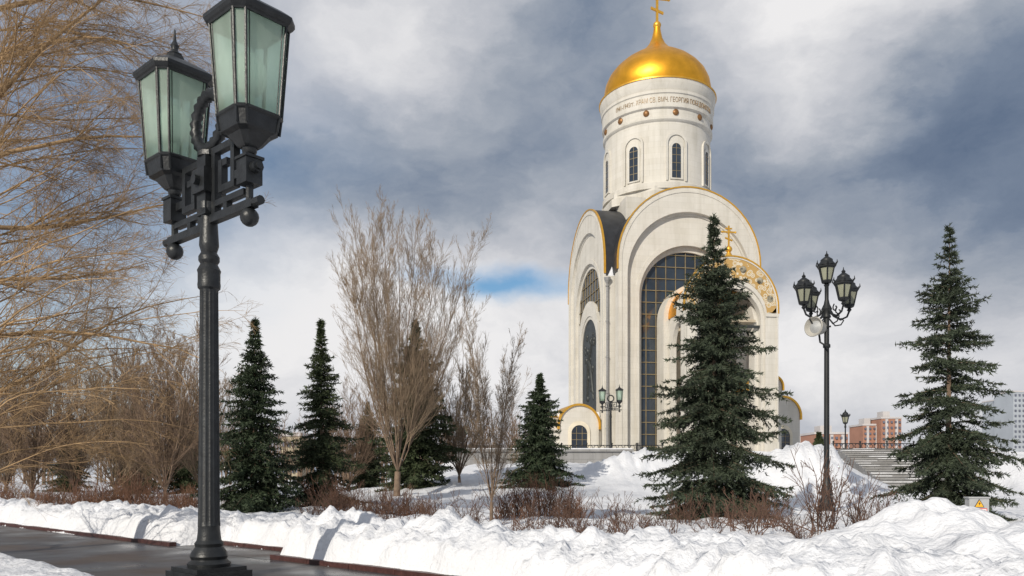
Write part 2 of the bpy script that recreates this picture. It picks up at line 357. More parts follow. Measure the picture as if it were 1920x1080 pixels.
a=MB(); a.lathe([(5.3,32.84),(5.44,32.86),(5.44,32.97),(4.7,33.05),(4.6,32.95)],96); a.build('dome_rim',M['gold_trim'],dmo)
def cross(b,x,y,z,H,th):
    b.box(x-th,x+th,y-th,y+th,z,z+H); b.box(x-H*.34,x+H*.34,y-th*.9,y+th*.9,z+H*.66,z+H*.66+2*th); b.box(x-H*.16,x+H*.16,y-th*.9,y+th*.9,z+H*.83,z+H*.83+1.8*th)
    b.loft([[(x-H*.18,y-th*.9,z+H*.38),(x-H*.18,y+th*.9,z+H*.38),(x-H*.18,y+th*.9,z+H*.38+2*th),(x-H*.18,y-th*.9,z+H*.38+2*th)],[(x+H*.18,y-th*.9,z+H*.26),(x+H*.18,y+th*.9,z+H*.26),(x+H*.18,y+th*.9,z+H*.26+2*th),(x+H*.18,y-th*.9,z+H*.26+2*th)]])
    for q in (-1,1): b.ball((x+q*H*.34,y,z+H*.66+th),th*1.6,8)
a=MB(); a.ball((0,0,40.4),.38); cross(a,0,0,40.6,3.4,.1); a.ball((0,0,44.05),.16,8); a.build('cross',M['gold_trim'],dmo)
f=MB(); f.arch_ring(3.0,11.1,2.45,10.5,Z,-8.6,-7.0)
for sx in (-1,1):
    f.M=Matrix.Translation((sx*2.35,-11.4,0))@Matrix.Rotation(R(-90 if sx<0 else 90),4,'Z')
    f.arch_ring(2.9,9.4,2.0,8.6,Z,-.2,.15); f.box(-2.9,2.9,-.12,.15,11.2,11.6)
f.M=Matrix()
f.arch_ring(3.75,10.85,2.75,9.9,Z,-15,-14.2); f.arch_ring(3.78,10.85,3.64,10.85,Z,-15.06,-14.9); f.arch_ring(2.9,10,2.5,9.8,Z,-14.8,-14.25)
f.arch_ring(3.2,10.8,3.0,10.7,10.0,-14.25,-11.9)
for sx in (-1,1):
    f.box(min(sx*2.75,sx*3.82),max(sx*2.75,sx*3.82),-15.1,-14.1,10.15,10.4); f.box(min(sx*2.65,sx*3.82),max(sx*2.65,sx*3.82),-15.12,-14.1,Z,.6)
pc=f.build('porch',M['white'],ch); pc.location=(.42,0,0)
a=MB(); a.arch_ring(3.85,10.85,3.74,10.85,10.4,-15.1,-14.85); a.build('gold_trim',M['gold_trim'],pc)
a=MB(); a.arch_ring(2.6,11.2,2.45,11.1,11,-12.2,-8.5); a.build('roof',M['gold'],pc)
a=MB(); a.arch_ring(3.60,10.85,2.9,10.1,10.5,-15.06,-14.95,40); a.build('mosaic_band',M['mosaic'],pc)
rm=mat('muted_blue_mosaic',(.22,.20,.15),.4,0,.9,4)
for k,th in enumerate((18,46,74,106,134,162)):
    th=R(th); x=3.24*math.cos(th); z=10.5+3.28*math.sin(th)
    a=MB(Matrix.Translation((x,-15.07,z))@Matrix.Rotation(R(90),4,'X')); a.lathe([(.26,-.02),(.26,.03),(.2,.04)],14); a.build('mosaic_roundel',rm,pc)
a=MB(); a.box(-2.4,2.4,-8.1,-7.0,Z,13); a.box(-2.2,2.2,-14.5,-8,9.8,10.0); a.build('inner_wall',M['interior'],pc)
a=MB(); a.box(-2.8,2.8,-14.6,-14.45,9.35,9.55); a.build('tie_beam',M['bronze'],pc)
a=MB(); a.box(-1.3,1.3,-8.3,-8.05,.0,5)
for x in (-1.0,.1):
    for z in (.5,2.0,3.5): a.box(x,x+.9,-8.36,-8.28,z,z+1.2)
a.build('door',M['bronze'],pc)
a=MB(); a.lathe([(.45,14.45),(.26,14.8),(.13,15.1)],12,(0,-14.5,0)); a.ball((0,-14.5,15.3),.26); cross(a,0,-14.5,15.5,1.6,.055); a.build('cross',M['gold_trim'],pc)
def annex2(x0,x1,y0,y1,top,cx,hw,spr,lab):
    a=MB(); a.box(x0,x1,y0,y1,Z,top); a.arch_solid(hw,spr,Z,y0-.15,y0+3,28,cx); a.box(x0-.08,x1+.08,y0-.08,y1,Z,.5); a.box(x0-.1,x1+.1,y0-.1,y1,top-.25,top-.02); ao=a.build('annex',M['white'],ch); tag(ao,lab)
    a=MB(); a.arch_ring(hw+.16,spr,hw-.02,spr,spr-.3,y0-.3,y0+3.1,28,cx); a.box(x0-.15,cx-hw-.15,y0-.25,y0,top-.1,top+.03); a.build('gold_trim',M['gold_trim'],ao)
    a=MB(); a.arch_ring(.95,1.75,.7,1.65,.1,y0-.26,y0-.1,16,cx); wo=a.build('window_surround',M['cream'],ao)
    a=MB(); a.arch_solid(.72,1.65,.1,y0-.2,y0-.12,16,cx); a.build('window',M['glass_dark'],wo,0)
    a=MB()
    for z in (.6,1.1,1.65): a.box(cx-.7,cx+.7,y0-.23,y0-.19,z-.02,z+.02)
    for x in (-.25,.25): a.box(cx+x-.02,cx+x+.02,y0-.235,y0-.19,.1,2.2)
    a.build('window_bars',M['mullion'],wo,0)
    a=MB(); a.loft([[(x0,y0+.2,top),(x1,y0+.2,top),(x1,y1,top),(x0,y1,top)],[(x0+.1,y0+.4,top+.3),(x1-.05,y0+.4,top+.45),(x1-.05,y1-.1,top+.45),(x0+.1,y1-.1,top+.3)]]); a.build('snow_cap',M['snow'],ao)
annex2(-11.3,-6.95,-5,5,3.1,-8.9,1.75,2.3,'low annex with an arched window left of the main wall')
annex2(6.95,12.7,-3.2,4,3.8,10.9,1.75,3.5,'low annex with a gold edged arch right of the main wall')
a=MB(); a.box(3.7,5.3,-13.5,-9,Z,4.9); a.arch_solid(.8,5.0,4,-13.6,-9,20,4.5); ao=a.build('side_porch',M['white'],ch)
a=MB(); a.arch_ring(.92,5.0,.78,5.0,4.7,-13.75,-8.9,20,4.5); a.build('gold_trim',M['gold_trim'],ao)

# plaza wall, rail, stairs
b=MB()
for k in range(9): b.box(-4.+k*1.4,-4+k*1.4+1.39,57.0,57.9,1.8,3.25)
wo=b.build('retaining_wall',M['grey_stone'],None,0); tag(wo,'low grey granite retaining wall below the church plaza','wall')
b=MB(); b.box(-4.1,8.7,56.85,58.0,3.25,3.42); b.build('coping',M['grey_stone'],wo,0)
b=MB(); b.box(-4.0,8.6,56.95,57.9,3.42,3.5); b.build('snow_cover',M['snow'],wo,0)
def rail(x0,x1,y,z,lab):
    root=empty('low_railing',((x0+x1)/2,y,z),lab,'railing'); hw=(x1-x0)/2
    b=MB(); b.tube([(-hw,0,.5),(hw,0,.5)],.03,6); b.build('rail',M['iron_far'],root)
    b=MB(); b.tube([(-hw,0,.12),(hw,0,.12)],.03,6); b.build('rail',M['iron_far'],root)
    n=max(2,int((x1-x0)/1.6))
    for k in range(n+1):
        x=-hw+2*hw*k/n; b=MB(); b.tube([(x,0,-.4),(x,0,.56)],.05,6); b.ball((x,0,.62),.08,8); b.build('post',M['iron_far'],root)
    b=MB(); k=-hw+.35
    while k<hw-.2: b.torus((k,0,.31),.18,.025,12,5); k+=.46
    b.build('scrolls',M['iron_far'],root)
rail(-9,-1.2,62,3.35,'low black scrolled railing at the left end of the plaza')
rail(3.8,11.5,61,3.35,'low black scrolled railing in front of the church wall'); rail(23.2,29,57.5,3.35,'low black scrolled railing above the stone stairs')
st=MB(Matrix.Translation((SA.x,SA.y,0))@Matrix.Rotation(math.atan2(SD.y,SD.x)-math.pi/2,4,'Z'))
ns=18
for k in range(ns):
    y0=SL*k/ns; z1=.6+2.75*(k+1)/ns; st.box(0,SW,y0,y0+SL/ns+.0,z1-.5,z1-.04); st.box(-.0,SW+.0,y0-.06,y0+SL/ns-.07,z1-.04,z1)
so=st.build('stone_stairs',M['grey_stone'],None,0); tag(so,'wide grey stone stairs climbing to the plaza right of the church','stairs')
s2=MB(st.M)
rng=random.Random(8)
for k in range(ns):
    y0=SL*k/ns; z1=.6+2.75*(k+1)/ns; x=0
    while x<SW:
        l=rng.uniform(.5,1.6)
        if rng.random()<.5: s2.box(x,min(SW,x+l),y0+.35,y0+SL/ns-.08,z1-.005,z1+rng.uniform(.02,.05))
        x+=l
tag(s2.build('snow_cover',M['snow'],so,0),kind='stuff')

# ------------------------------------------------------------------ lamps
def octo(a,c,z):
    h=a/2; q=h-c; return [(h,-q,z),(h,q,z),(q,h,z),(-q,h,z),(-h,q,z),(-h,-q,z),(-q,-h,z),(q,-h,z)]
GB=6.88
def big_lantern(root,s,dz):
    o=Matrix.Translation((s,0,dz))
    lo=MB(o); lo.loft([octo(.22,.04,6.44),octo(.30,.05,6.47),octo(.50,.08,6.6),octo(.64,.09,6.64),octo(.66,.1,6.67),octo(.70,.1,GB-.04),octo(.74,.1,GB-.02),octo(.74,.1,GB)]); lan=lo.build('lantern',M['iron'],root,20)
    g=MB(o); g.loft([octo(.70,.1,GB),octo(.86,.12,8.16)]); g.build('glass',M['lamp_glass'],lan,0)
    g=MB(o); g.tube([(0,0,GB),(0,0,7.2)],.07,8); g.ball((0,0,7.5),.24,14,1.35); g.build('bulb',M['bulb'],lan)
    fr=MB(o); A=octo(.72,.1,GB); B=octo(.88,.12,8.18)
    for p,q in zip(A,B): fr.tube([p,q],.022,6)
    for ring in (A,B):
        for i in range(8): fr.tube([ring[i],ring[(i+1)%8]],.026,6)
    A2=octo(.68,.1,6.66)
    for p,q in zip(A2,A): fr.tube([p,q],.018,5)
    for i in (0,2,4,6):
        for (k0,k1) in ((i,i+1),(i+1,i)):
            a=Vector(A[k0]).lerp(Vector(A[k1%8]),.09); c=Vector(B[k0]).lerp(Vector(B[k1%8]),.09); fr.tube([a,c],.008,4)
    fr.build('frame',M['iron'],lan,20)
    rf=MB(o); rf.loft([octo(.9,.12,8.17),octo(.98,.14,8.2),octo(1.03,.15,8.24),octo(1.03,.15,8.29),octo(.94,.14,8.33),octo(.76,.11,8.40),octo(.4,.07,8.52),octo(.28,.05,8.55),octo(.24,.05,8.62)]); rf.build('roof',M['iron'],lan,20)
    fi=MB(o); fi.lathe([(.09,8.6),(.12,8.65),(.06,8.70),(.05,8.74),(.07,8.79),(.025,8.88),(.012,9.06)],10); fi.build('finial',M['iron'],lan)
    c=MB(o); c.tube([(0,0,6.34),(0,0,6.38),(0,0,6.46)],[.06,.1,.11],10); c.box(-.13,.13,-.13,.13,5.92,6.32); c.box(-.15,.15,-.15,.15,6.28,6.32)
    sgn=1 if s>0 else -1
    c.tube([(sgn*.1,0,6.14),(sgn*.24,0,6.14)],.085,10); c.tube([(sgn*.22,0,6.14),(sgn*.28,0,6.14)],.05,10)
    c.tube([(0,0,5.6),(0,0,5.96)],.055,8)
    c.build('carrier',M['iron'],root)
    b=MB(o); b.ball((0,0,5.46),.135); b.tube([(0,0,5.5),(0,0,5.62)],.05,8); b.build('pendant_ball',M['iron'],root)
    a=MB(Matrix.Translation((0,0,dz))); x1=abs(s)+.14
    a.box(min(.1*sgn,sgn*x1),max(.1*sgn,sgn*x1),-.06,.06,5.58,5.70); a.tube([(sgn*x1,0,5.645),(sgn*(x1+.16),0,5.645)],.065,10)
    def bar(xa,xb,za,zb,t=.05): a.box(min(sgn*xa,sgn*xb),max(sgn*xa,sgn*xb),-t,t,za,zb)
    q=abs(s)-.12
    bar(.12,q-.22,6.60,6.70); bar(q-.32,q-.22,5.98,6.60,.052); bar(.36,q-.32,5.98,6.08); bar(.36,.46,6.08,6.46,.052); bar(.46,.60,6.36,6.46,.048); bar(.16,.26,5.70,6.60,.052); bar(q-.22,q,6.08,6.20,.048); bar(.26,q+.04,5.80,5.89); bar(.5,.6,5.70,5.80,.048)
    a.build('arm',M['iron'],root,0)
def double_lamp(loc,rz,label,group=None):
    root=empty('street_lamp',loc,label,'street lamp',rz,group)
    b=MB(); b.box(-.46,.46,-.46,.46,-.12,.14); b.box(-.4,.4,-.4,.4,.14,.2); b.build('plinth',M['iron'],root,0)
    prof=[(.31,.2),(.32,.25),(.27,.29),(.26,.31),(.28,.36),(.26,.42),(.2,.5),(.215,.55),(.18,.6),(.165,.72),(.16,.8),(.165,.82),(.16,.9),(.135,4.36),(.135,4.42),(.165,4.45),(.17,4.5),(.165,4.54),(.165,4.68),(.175,4.72),(.15,4.77),(.125,4.82),(.155,4.87),(.155,4.93),(.115,5.0),(.145,5.1),(.145,5.12),(.12,5.55),(.17,5.64),(.17,5.74)]
    b=MB(); b.lathe(prof,32,flute=(.85,4.38,.88)); b.build('post',M['iron'],root,25)
    b=MB(); b.box(-.13,.13,-.13,.13,5.55,6.45); b.box(-.18,.18,-.18,.18,5.88,6.24); b.tube([(0,-.26,6.06),(0,.26,6.06)],.075,10); b.lathe([(.17,6.45),(.17,6.52),(.11,6.56),(.07,6.62)],12); b.build('boss',M['iron'],root,30)
    b=MB(); b.torus((0,0,7.0),.41,.085,40,8,.18); b.build('wreath',M['iron'],root,60)
    big_lantern(root,1.15,-.16); big_lantern(root,-1.10,-.24)
    return root
dl=double_lamp((-4.64,12.2,0),R(-41),'tall black double lamp post with big green glass lanterns in the foreground')
l2=copy_tree(dl); l2.location=(X(1145,60),60,3.35); l2.scale=(.57,)*3; l2.rotation_euler=(0,0,R(-4)); l2['label']='small distant double lamp with a wreath standing before the church wall'
l4=copy_tree(dl); l4.location=(X(868,85),85,2.6); l4.scale=(.5,)*3; l4.rotation_euler=(0,0,R(-60)); l4['label']='tiny distant lamp at the left end of the plaza, behind the bare trees'
def small_lantern(root,c,k_=.9):
    o=Matrix.Translation(c)@Matrix.Scale(k_,4)
    b=MB(o); b.lathe([(.03,-.16),(.08,-.1),(.05,-.04),(.15,.0),(.165,.05)],8); lan=b.build('lantern',M['iron_far'],root)
    b=MB(o); b.lathe([(.15,.05),(.27,.56)],6); b.build('glass',M['lamp_cream'],lan,0)
    b=MB(o)
    for k in range(6):
        a=math.pi*k/3; ca,sa=math.cos(a),math.sin(a); b.tube([(.155*ca,.155*sa,.04),(.275*ca,.275*sa,.57)],.026,5)
        b.tube([(.3*ca,.3*sa,.58),(.37*ca,.37*sa,.66),(.36*ca,.36*sa,.76)],[.035,.025,.006],5)
    b.lathe([(.28,.50),(.32,.54),(.32,.61),(.28,.63)],6); b.lathe([(.16,.03),(.18,.05),(.18,.09),(.165,.1)],6); b.build('frame',M['iron_far'],lan,0)
    b=MB(o); b.lathe([(.31,.6),(.3,.63),(.22,.72),(.2,.76),(.2,.8),(.1,.88),(.05,.92),(.07,.96),(.02,1.02),(.01,1.1)],12); b.build('roof',M['iron_far'],lan)
l3=empty('street_lamp',(X(1585,75),75,3.3),'slim distant black lamp with one lantern between the red buildings and the stairs','street lamp')
b=MB(); b.lathe([(.2,-.2),(.2,.3),(.12,.5),(.07,.8),(.06,2.7),(.1,2.75),(.1,2.85),(.05,2.95)],12); b.build('post',M['iron_far'],l3); small_lantern(l3,(0,0,3.1),1.25)
D5=24.5; x5=X(1550,D5); z5=T(x5,D5)
r5=empty('street_lamp',(x5,D5,z5),'black lamp post with five cream lanterns right of the church','street lamp',R(14))
zt=EYE+(HY-470)/F*D5-z5
b=MB(); b.lathe([(.26,-.2),(.26,.1),(.2,.16),(.22,.3),(.15,.5),(.17,.56),(.17,.7),(.13,.85),(.11,.95),(.095,1.05),(.085,1.2),(.075,zt-3.0),(.11,zt-2.98),(.11,zt-2.9),(.075,zt-2.86),(.075,zt-2.1),(.13,zt-2.05),(.1,zt-1.95),(.16,zt-1.8),(.09,zt-1.65),(.06,zt-1.5),(.06,zt-1.1),(.09,zt-1.05)],16); b.build('post',M['iron_far'],r5)
small_lantern(r5,(0,0,zt-1.0))
for k in range(4):
    a=math.pi/2*k; ca,sa=math.cos(a),math.sin(a); b=MB()
    pts=[(.06,-1.75),(.25,-2.0),(.5,-2.1),(.72,-2.0),(.8,-1.82)]
    b.tube([(r*ca,r*sa,zt+z) for r,z in pts],[.04,.035,.035,.03,.03],6)
    sp=[(.42+.13*(1-.1*i)*math.cos(i*.8+2),-1.83+.13*(1-.1*i)*math.sin(i*.8+2)) for i in range(8)]
    b.tube([(r*ca,r*sa,zt+z) for r,z in sp],.022,5); b.tube([(r*ca,r*sa,zt+z) for r,z in ((.1,-2.1),(.3,-2.3),(.5,-2.26),(.6,-2.12),(.5,-2.06))],.022,5)
    b.build('arm',M['iron_far'],r5); small_lantern(r5,(.8*ca,.8*sa,zt-1.7))
sp=empty('loudspeaker',(x5-.36,D5-.12,z5+zt-2.38),'round pale loudspeaker fixed to the five lantern lamp post','loudspeaker',R(-52))
b=MB(Matrix.Rotation(R(90),4,'X')); b.lathe([(.10,-.34),(.17,-.32),(.22,-.16),(.25,0),(.29,.14),(.31,.17),(.29,.19),(.24,.12),(.12,-.02),(.03,-.05)],24); b.build('horn',M['speaker'],sp)
b=MB(Matrix.Rotation(R(90),4,'X')); b.lathe([(.2,.06),(.12,.10),(.05,.13),(.01,.14)],16); b.build('driver',M['grey_box'],sp)
b=MB(); b.tube([(.0,.15,-.2),(0.05,.12,-.45),(.3,.1,-.62)],.03,6); b.tube([(.02,.2,.0),(.3,.3,.02)],.03,6); b.build('bracket',M['iron_far'],sp)

# ------------------------------------------------------------------ sign box
Ds=15.6; xs_=X(1836,Ds); zs=max(EYE+(HY-960)/F*Ds,T(xs_,Ds-.1)+.08)
sg=empty('warning_box',(xs_,Ds,zs),'small grey utility box with a yellow warning triangle in the snow','box',R(-8)); sg.scale=(.95,.95,.95)
b=MB(); b.box(-.19,.19,0,.22,-.8,.28); b.box(-.21,.21,-.02,.24,.28,.31); b.build('cabinet',M['grey_box'],sg,0)
def tri(s,z,y): return [(-s,y,z),(s,y,z),(0,y,z+1.73*s)]
def plate(pts,y0,m,nm):
    b=MB(); n=len(pts); b.add([(p[0],y0,p[2]) for p in pts]+[(p[0],y0+.006,p[2]) for p in pts],[tuple(range(n)),tuple(range(n,2*n))[::-1]]+[(i,(i+1)%n,n+(i+1)%n,n+i) for i in range(n)]); return b.build(nm,m,sg,0)
plate(tri(.10,.095,0),-.006,M['black'],'triangle_border'); plate(tri(.08,.105,0),-.011,M['yellow'],'warning_triangle')
b=MB(); b.add([(.012,-.013,.22),(-.022,-.013,.17),(.0,-.013,.17),(-.012,-.013,.125),(.026,-.013,.182),(.004,-.013,.182)],[(0,1,2,3,4,5)]); b.build('bolt_symbol',M['black'],sg,0,False)
b=MB(); b.box(-.15,.15,-.006,0,-.06,.075); b.build('plate_border',M['red'],sg,0)
b=MB(); b.box(-.135,.135,-.011,-.005,-.045,.06); b.build('white_plate',M['white_paint'],sg,0)
b=MB(); b.box(-.11,-.09,-.014,-.01,-.03,.04); b.box(-.09,-.07,-.014,-.01,-.03,-.01)
for z in (.03,.0,-.03): b.box(0,.11,-.014,-.01,z,z+.012)
b.build('red_marks',M['red'],sg,0)

# ------------------------------------------------------------------ vegetation
def unit(v): return v/(np.linalg.norm(v,axis=-1,keepdims=True)+1e-9)
def tubes(P,Rd,sides):
    N,n,_=P.shape
    t=unit(np.gradient(P,axis=1))
    m=np.abs(t[...,2:3])<.9; ref=np.where(m,np.array([0,0,1.]),np.array([1.,0,0]))
    u=unit(np.cross(t,ref)); w=np.cross(t,u)
    a=np.arange(sides)*2*np.pi/sides
    v=P[:,:,None,:]+Rd[:,:,None,None]*(u[:,:,None,:]*np.cos(a)[None,None,:,None]+w[:,:,None,:]*np.sin(a)[None,None,:,None])
    id_=np.arange(N*n*sides).reshape(N,n,sides); j=(np.arange(sides)+1)%sides
    f=np.stack([id_[:,:-1],id_[:,:-1][:,:,j],id_[:,1:][:,:,j],id_[:,1:]],-1).reshape(-1,4)
    return v.reshape(-1,3),f
def grow(start,dirs,length,n,r0,r1,up,wig,rng,bias=None,droop=0):
    N=len(start); P=np.zeros((N,n,3)); P[:,0]=start; d=dirs.copy(); st=(length/(n-1))[:,None]
    for i in range(1,n):
        P[:,i]=P[:,i-1]+d*st
        d=unit(d+np.array([0,0,1.])*(up-droop*i/n)+rng.normal(0,wig,(N,3))+(0 if bias is None else bias))
    tt=np.linspace(0,1,n)[None,:]; Rd=r0[:,None]*(1-tt)+(r1[:,None] if hasattr(r1,'__len__') else r1)*tt
    return P,Rd
def spawn(P,Rd,K,s0,s1,ang,lenf,n,up,wig,rng,rs=.6,rmin=.003,bias=None,taper=.55,droop=0):
    N,m,_=P.shape; s=np.sort(rng.uniform(s0,s1,(N,K)),axis=1); q=s*(m-1); i0=np.minimum(q.astype(int),m-2); fr=(q-i0)[...,None]
    ii=np.arange(N)[:,None]; st=P[ii,i0]*(1-fr)+P[ii,i0+1]*fr; tg=unit(P[ii,i0+1]-P[ii,i0]); rr=Rd[ii,i0]
    pl=np.linalg.norm(np.diff(P,axis=1),axis=2).sum(1)[:,None]
    rp=unit(np.cross(tg,rng.normal(size=tg.shape))); a=np.radians(rng.uniform(ang[0],ang[1],s.shape))[...,None]
    d=unit(tg*np.cos(a)+rp*np.sin(a)); L=(lenf*pl*(1-taper*s)*rng.uniform(.6,1.2,s.shape)).reshape(-1)
    r0=np.maximum(rr*rs,rmin).reshape(-1)
    return grow(st.reshape(-1,3),d.reshape(-1,3),L,n,r0,rmin*.8,up,wig,rng,bias,droop)
def part(name,lst,sides,m,root):
    V=[];Fc=[];o=0
    for P,Rd in lst:
        v,f=tubes(P,Rd,sides); V.append(v); Fc.append(f+o); o+=len(v)
    return np_mesh(name,np.concatenate(V),np.concatenate(Fc),m,root,True)
def bare_tree(loc,H,seed,label,group=None,leaders=4,lead_ang=(6,17),limbs=20,br=10,tw=6,trunk_h=.1,r=.15,mt='twig_brown',limb_len=.40,limb_ang=(18,38),up=.10,tmin=.006,low=.02,wig=.05,lead_up=.03,lr=.5,lmin=.70):
    rng=np.random.default_rng(seed); root=empty('bare_tree',loc,label,'tree',0,group)
    T0=grow(np.array([[0,0,-.3]]),np.array([[.02,0,1.]]),np.array([H*trunk_h+.3]),6,np.array([r]),np.array([r*.8]),0,.02,rng)
    th=np.arange(leaders)*2.39996+rng.uniform(0,1); a=np.radians(lead_ang[0]+(lead_ang[1]-lead_ang[0])*np.sqrt((np.arange(leaders)+.3)/leaders)); a[0]*=.2
    d=np.stack([np.sin(a)*np.cos(th),np.sin(a)*np.sin(th),np.cos(a)],1); top=T0[0][0,-1]
    A=grow(np.repeat(top[None],leaders,0),unit(d),rng.uniform(lmin,.96,leaders)*H*(1-trunk_h)*(1-.22*(a/a.max())**2),14,np.full(leaders,r*lr),tmin*1.4,lead_up,.03,rng)
    B=spawn(*A,limbs,low,.97,limb_ang,limb_len,10,up,wig,rng,.38,tmin*1.3)
    Cc=spawn(*B,br,.1,.97,(12,34),.42,7,up*.8,.06,rng,.45,tmin*1.05)
    Dd=spawn(*Cc,tw,.1,.98,(12,36),.55,5,up*.6,.08,rng,.7,tmin)
    part('trunk',[T0,A],7,M['bark'],root); part('branches',[B],5,M[mt],root); part('twigs',[Cc,Dd],3,M[mt],root)
    return root
def TZ(x,y): return Vector((x,y,T(x,y)))
D=34.; bare_tree(TZ(X(744,D),D),13.2,12,'tall bare upright tree with fine brown twigs left of the church',limbs=32,br=12,tw=6,leaders=14,lead_ang=(3,27),limb_ang=(13,36),limb_len=.36,up=.08,r=.16,tmin=.0034,trunk_h=.08,lead_up=.035,lr=.24,lmin=.84,low=.12)
D=17.8; bare_tree(TZ(X(921,D),D),5.1,23,'slim young bare tree standing between the tall bare tree and the small spruce',leaders=6,lead_ang=(3,15),limbs=26,br=10,tw=6,r=.048,limb_len=.38,limb_ang=(14,34),tmin=.0018,up=.07,lr=.32)
bt=[]
for k,(px,D,H,sd,lab) in enumerate([(310,33,9.0,31,'wide bare tree behind the tall lamp post'),(215,36,9.0,32,'bare bushy tree left of the tall lamp post, in front of the dark spruces'),(60,34,7.8,33,'bare tree at the far left behind the sweeping branches')]):
    bt.append(bare_tree(TZ(X(px,D),D),H,sd,lab,leaders=8,lead_ang=(8,28),limbs=22,br=10,tw=6,r=.10,mt='twig_brown' if k%2 else 'twig_far',trunk_h=.04,tmin=.0054,limb_len=.46,limb_ang=(20,42),lr=.4))
for k,(px,D,s,src,lab) in enumerate([(140,44,1.1,0,'bare tree farther back at the left, between two nearer bare trees'),(-30,40,1.1,1,'bare tree partly cut by the left edge'),(862,40,.9,1,'bare tree just right of and behind the tallest bare tree'),(655,44,.8,0,'bare tree just left of and behind the tallest bare tree'),(260,40,1.08,2,'bare tree deep between the two bushy bare trees left of the tall lamp'),(375,41,1.05,1,'bare tree just right of the tall lamp post, behind it'),(10,46,1.25,2,'tall bare tree at far left behind the others')]):
    c=copy_tree(bt[src]); c.location=TZ(X(px,D),D); c.scale=(s,s,s*random.uniform(.95,1.05)); c.rotation_euler=(0,0,1.3+k*1.1); c['label']=lab
def sweep_tree():
    rng=np.random.default_rng(78); x,y=-11.0,15.4; root=empty('bare_tree',TZ(x,y),'big tan leafless tree sweeping in from the left edge','tree')
    T0=grow(np.array([[0,0,-.3]]),unit(np.array([[.04,.02,1.]])),np.array([11.8]),12,np.array([.22]),np.array([.06]),.0,.02,rng)
    K=70; s=.10+.9*np.linspace(0,1,K)**.85; q=s*11; i0=np.minimum(q.astype(int),10); st=T0[0][0,i0]+(T0[0][0,i0+1]-T0[0][0,i0])*(q-i0)[:,None]
    az=rng.uniform(-.6,1.0,K); az[::9]+=np.pi; el=np.radians(rng.uniform(4,44,K)-22*np.maximum(0,s-.5)*2)
    d=np.stack([np.cos(az)*np.cos(el),np.sin(az)*np.cos(el),np.sin(el)],1)
    L=rng.uniform(3.6,6.0,K); L[rng.random(K)<.3]*=.7
    rb=rng.uniform(.010,.030,K); rb[::8]=.055
    B=grow(st,d,L,16,rb,.003,.04,.085,rng,None,.12)
    B2=spawn(*B,6,.05,.8,(16,50),.5,11,.04,.10,rng,.5,.004,droop=.13)
    Cc=spawn(*B,12,.06,.98,(18,56),.32,9,.04,.11,rng,.36,.003,droop=.15); C2=spawn(*B2,10,.06,.98,(18,54),.44,9,.04,.11,rng,.42,.003,droop=.15)
    Dd=spawn(*Cc,6,.1,.98,(16,48),.75,7,.02,.10,rng,.7,.0021,droop=.19); D2=spawn(*C2,6,.1,.98,(16,48),.75,7,.02,.10,rng,.7,.0021,droop=.19)
    part('trunk',[T0],9,M['bark'],root); part('branches',[B,B2],6,M['twig_tan'],root); part('twigs',[Cc,C2],3,M['twig_tan'],root); part('fine_twigs',[Dd,D2],3,M['twig_tan'],root)
sweep_tree()
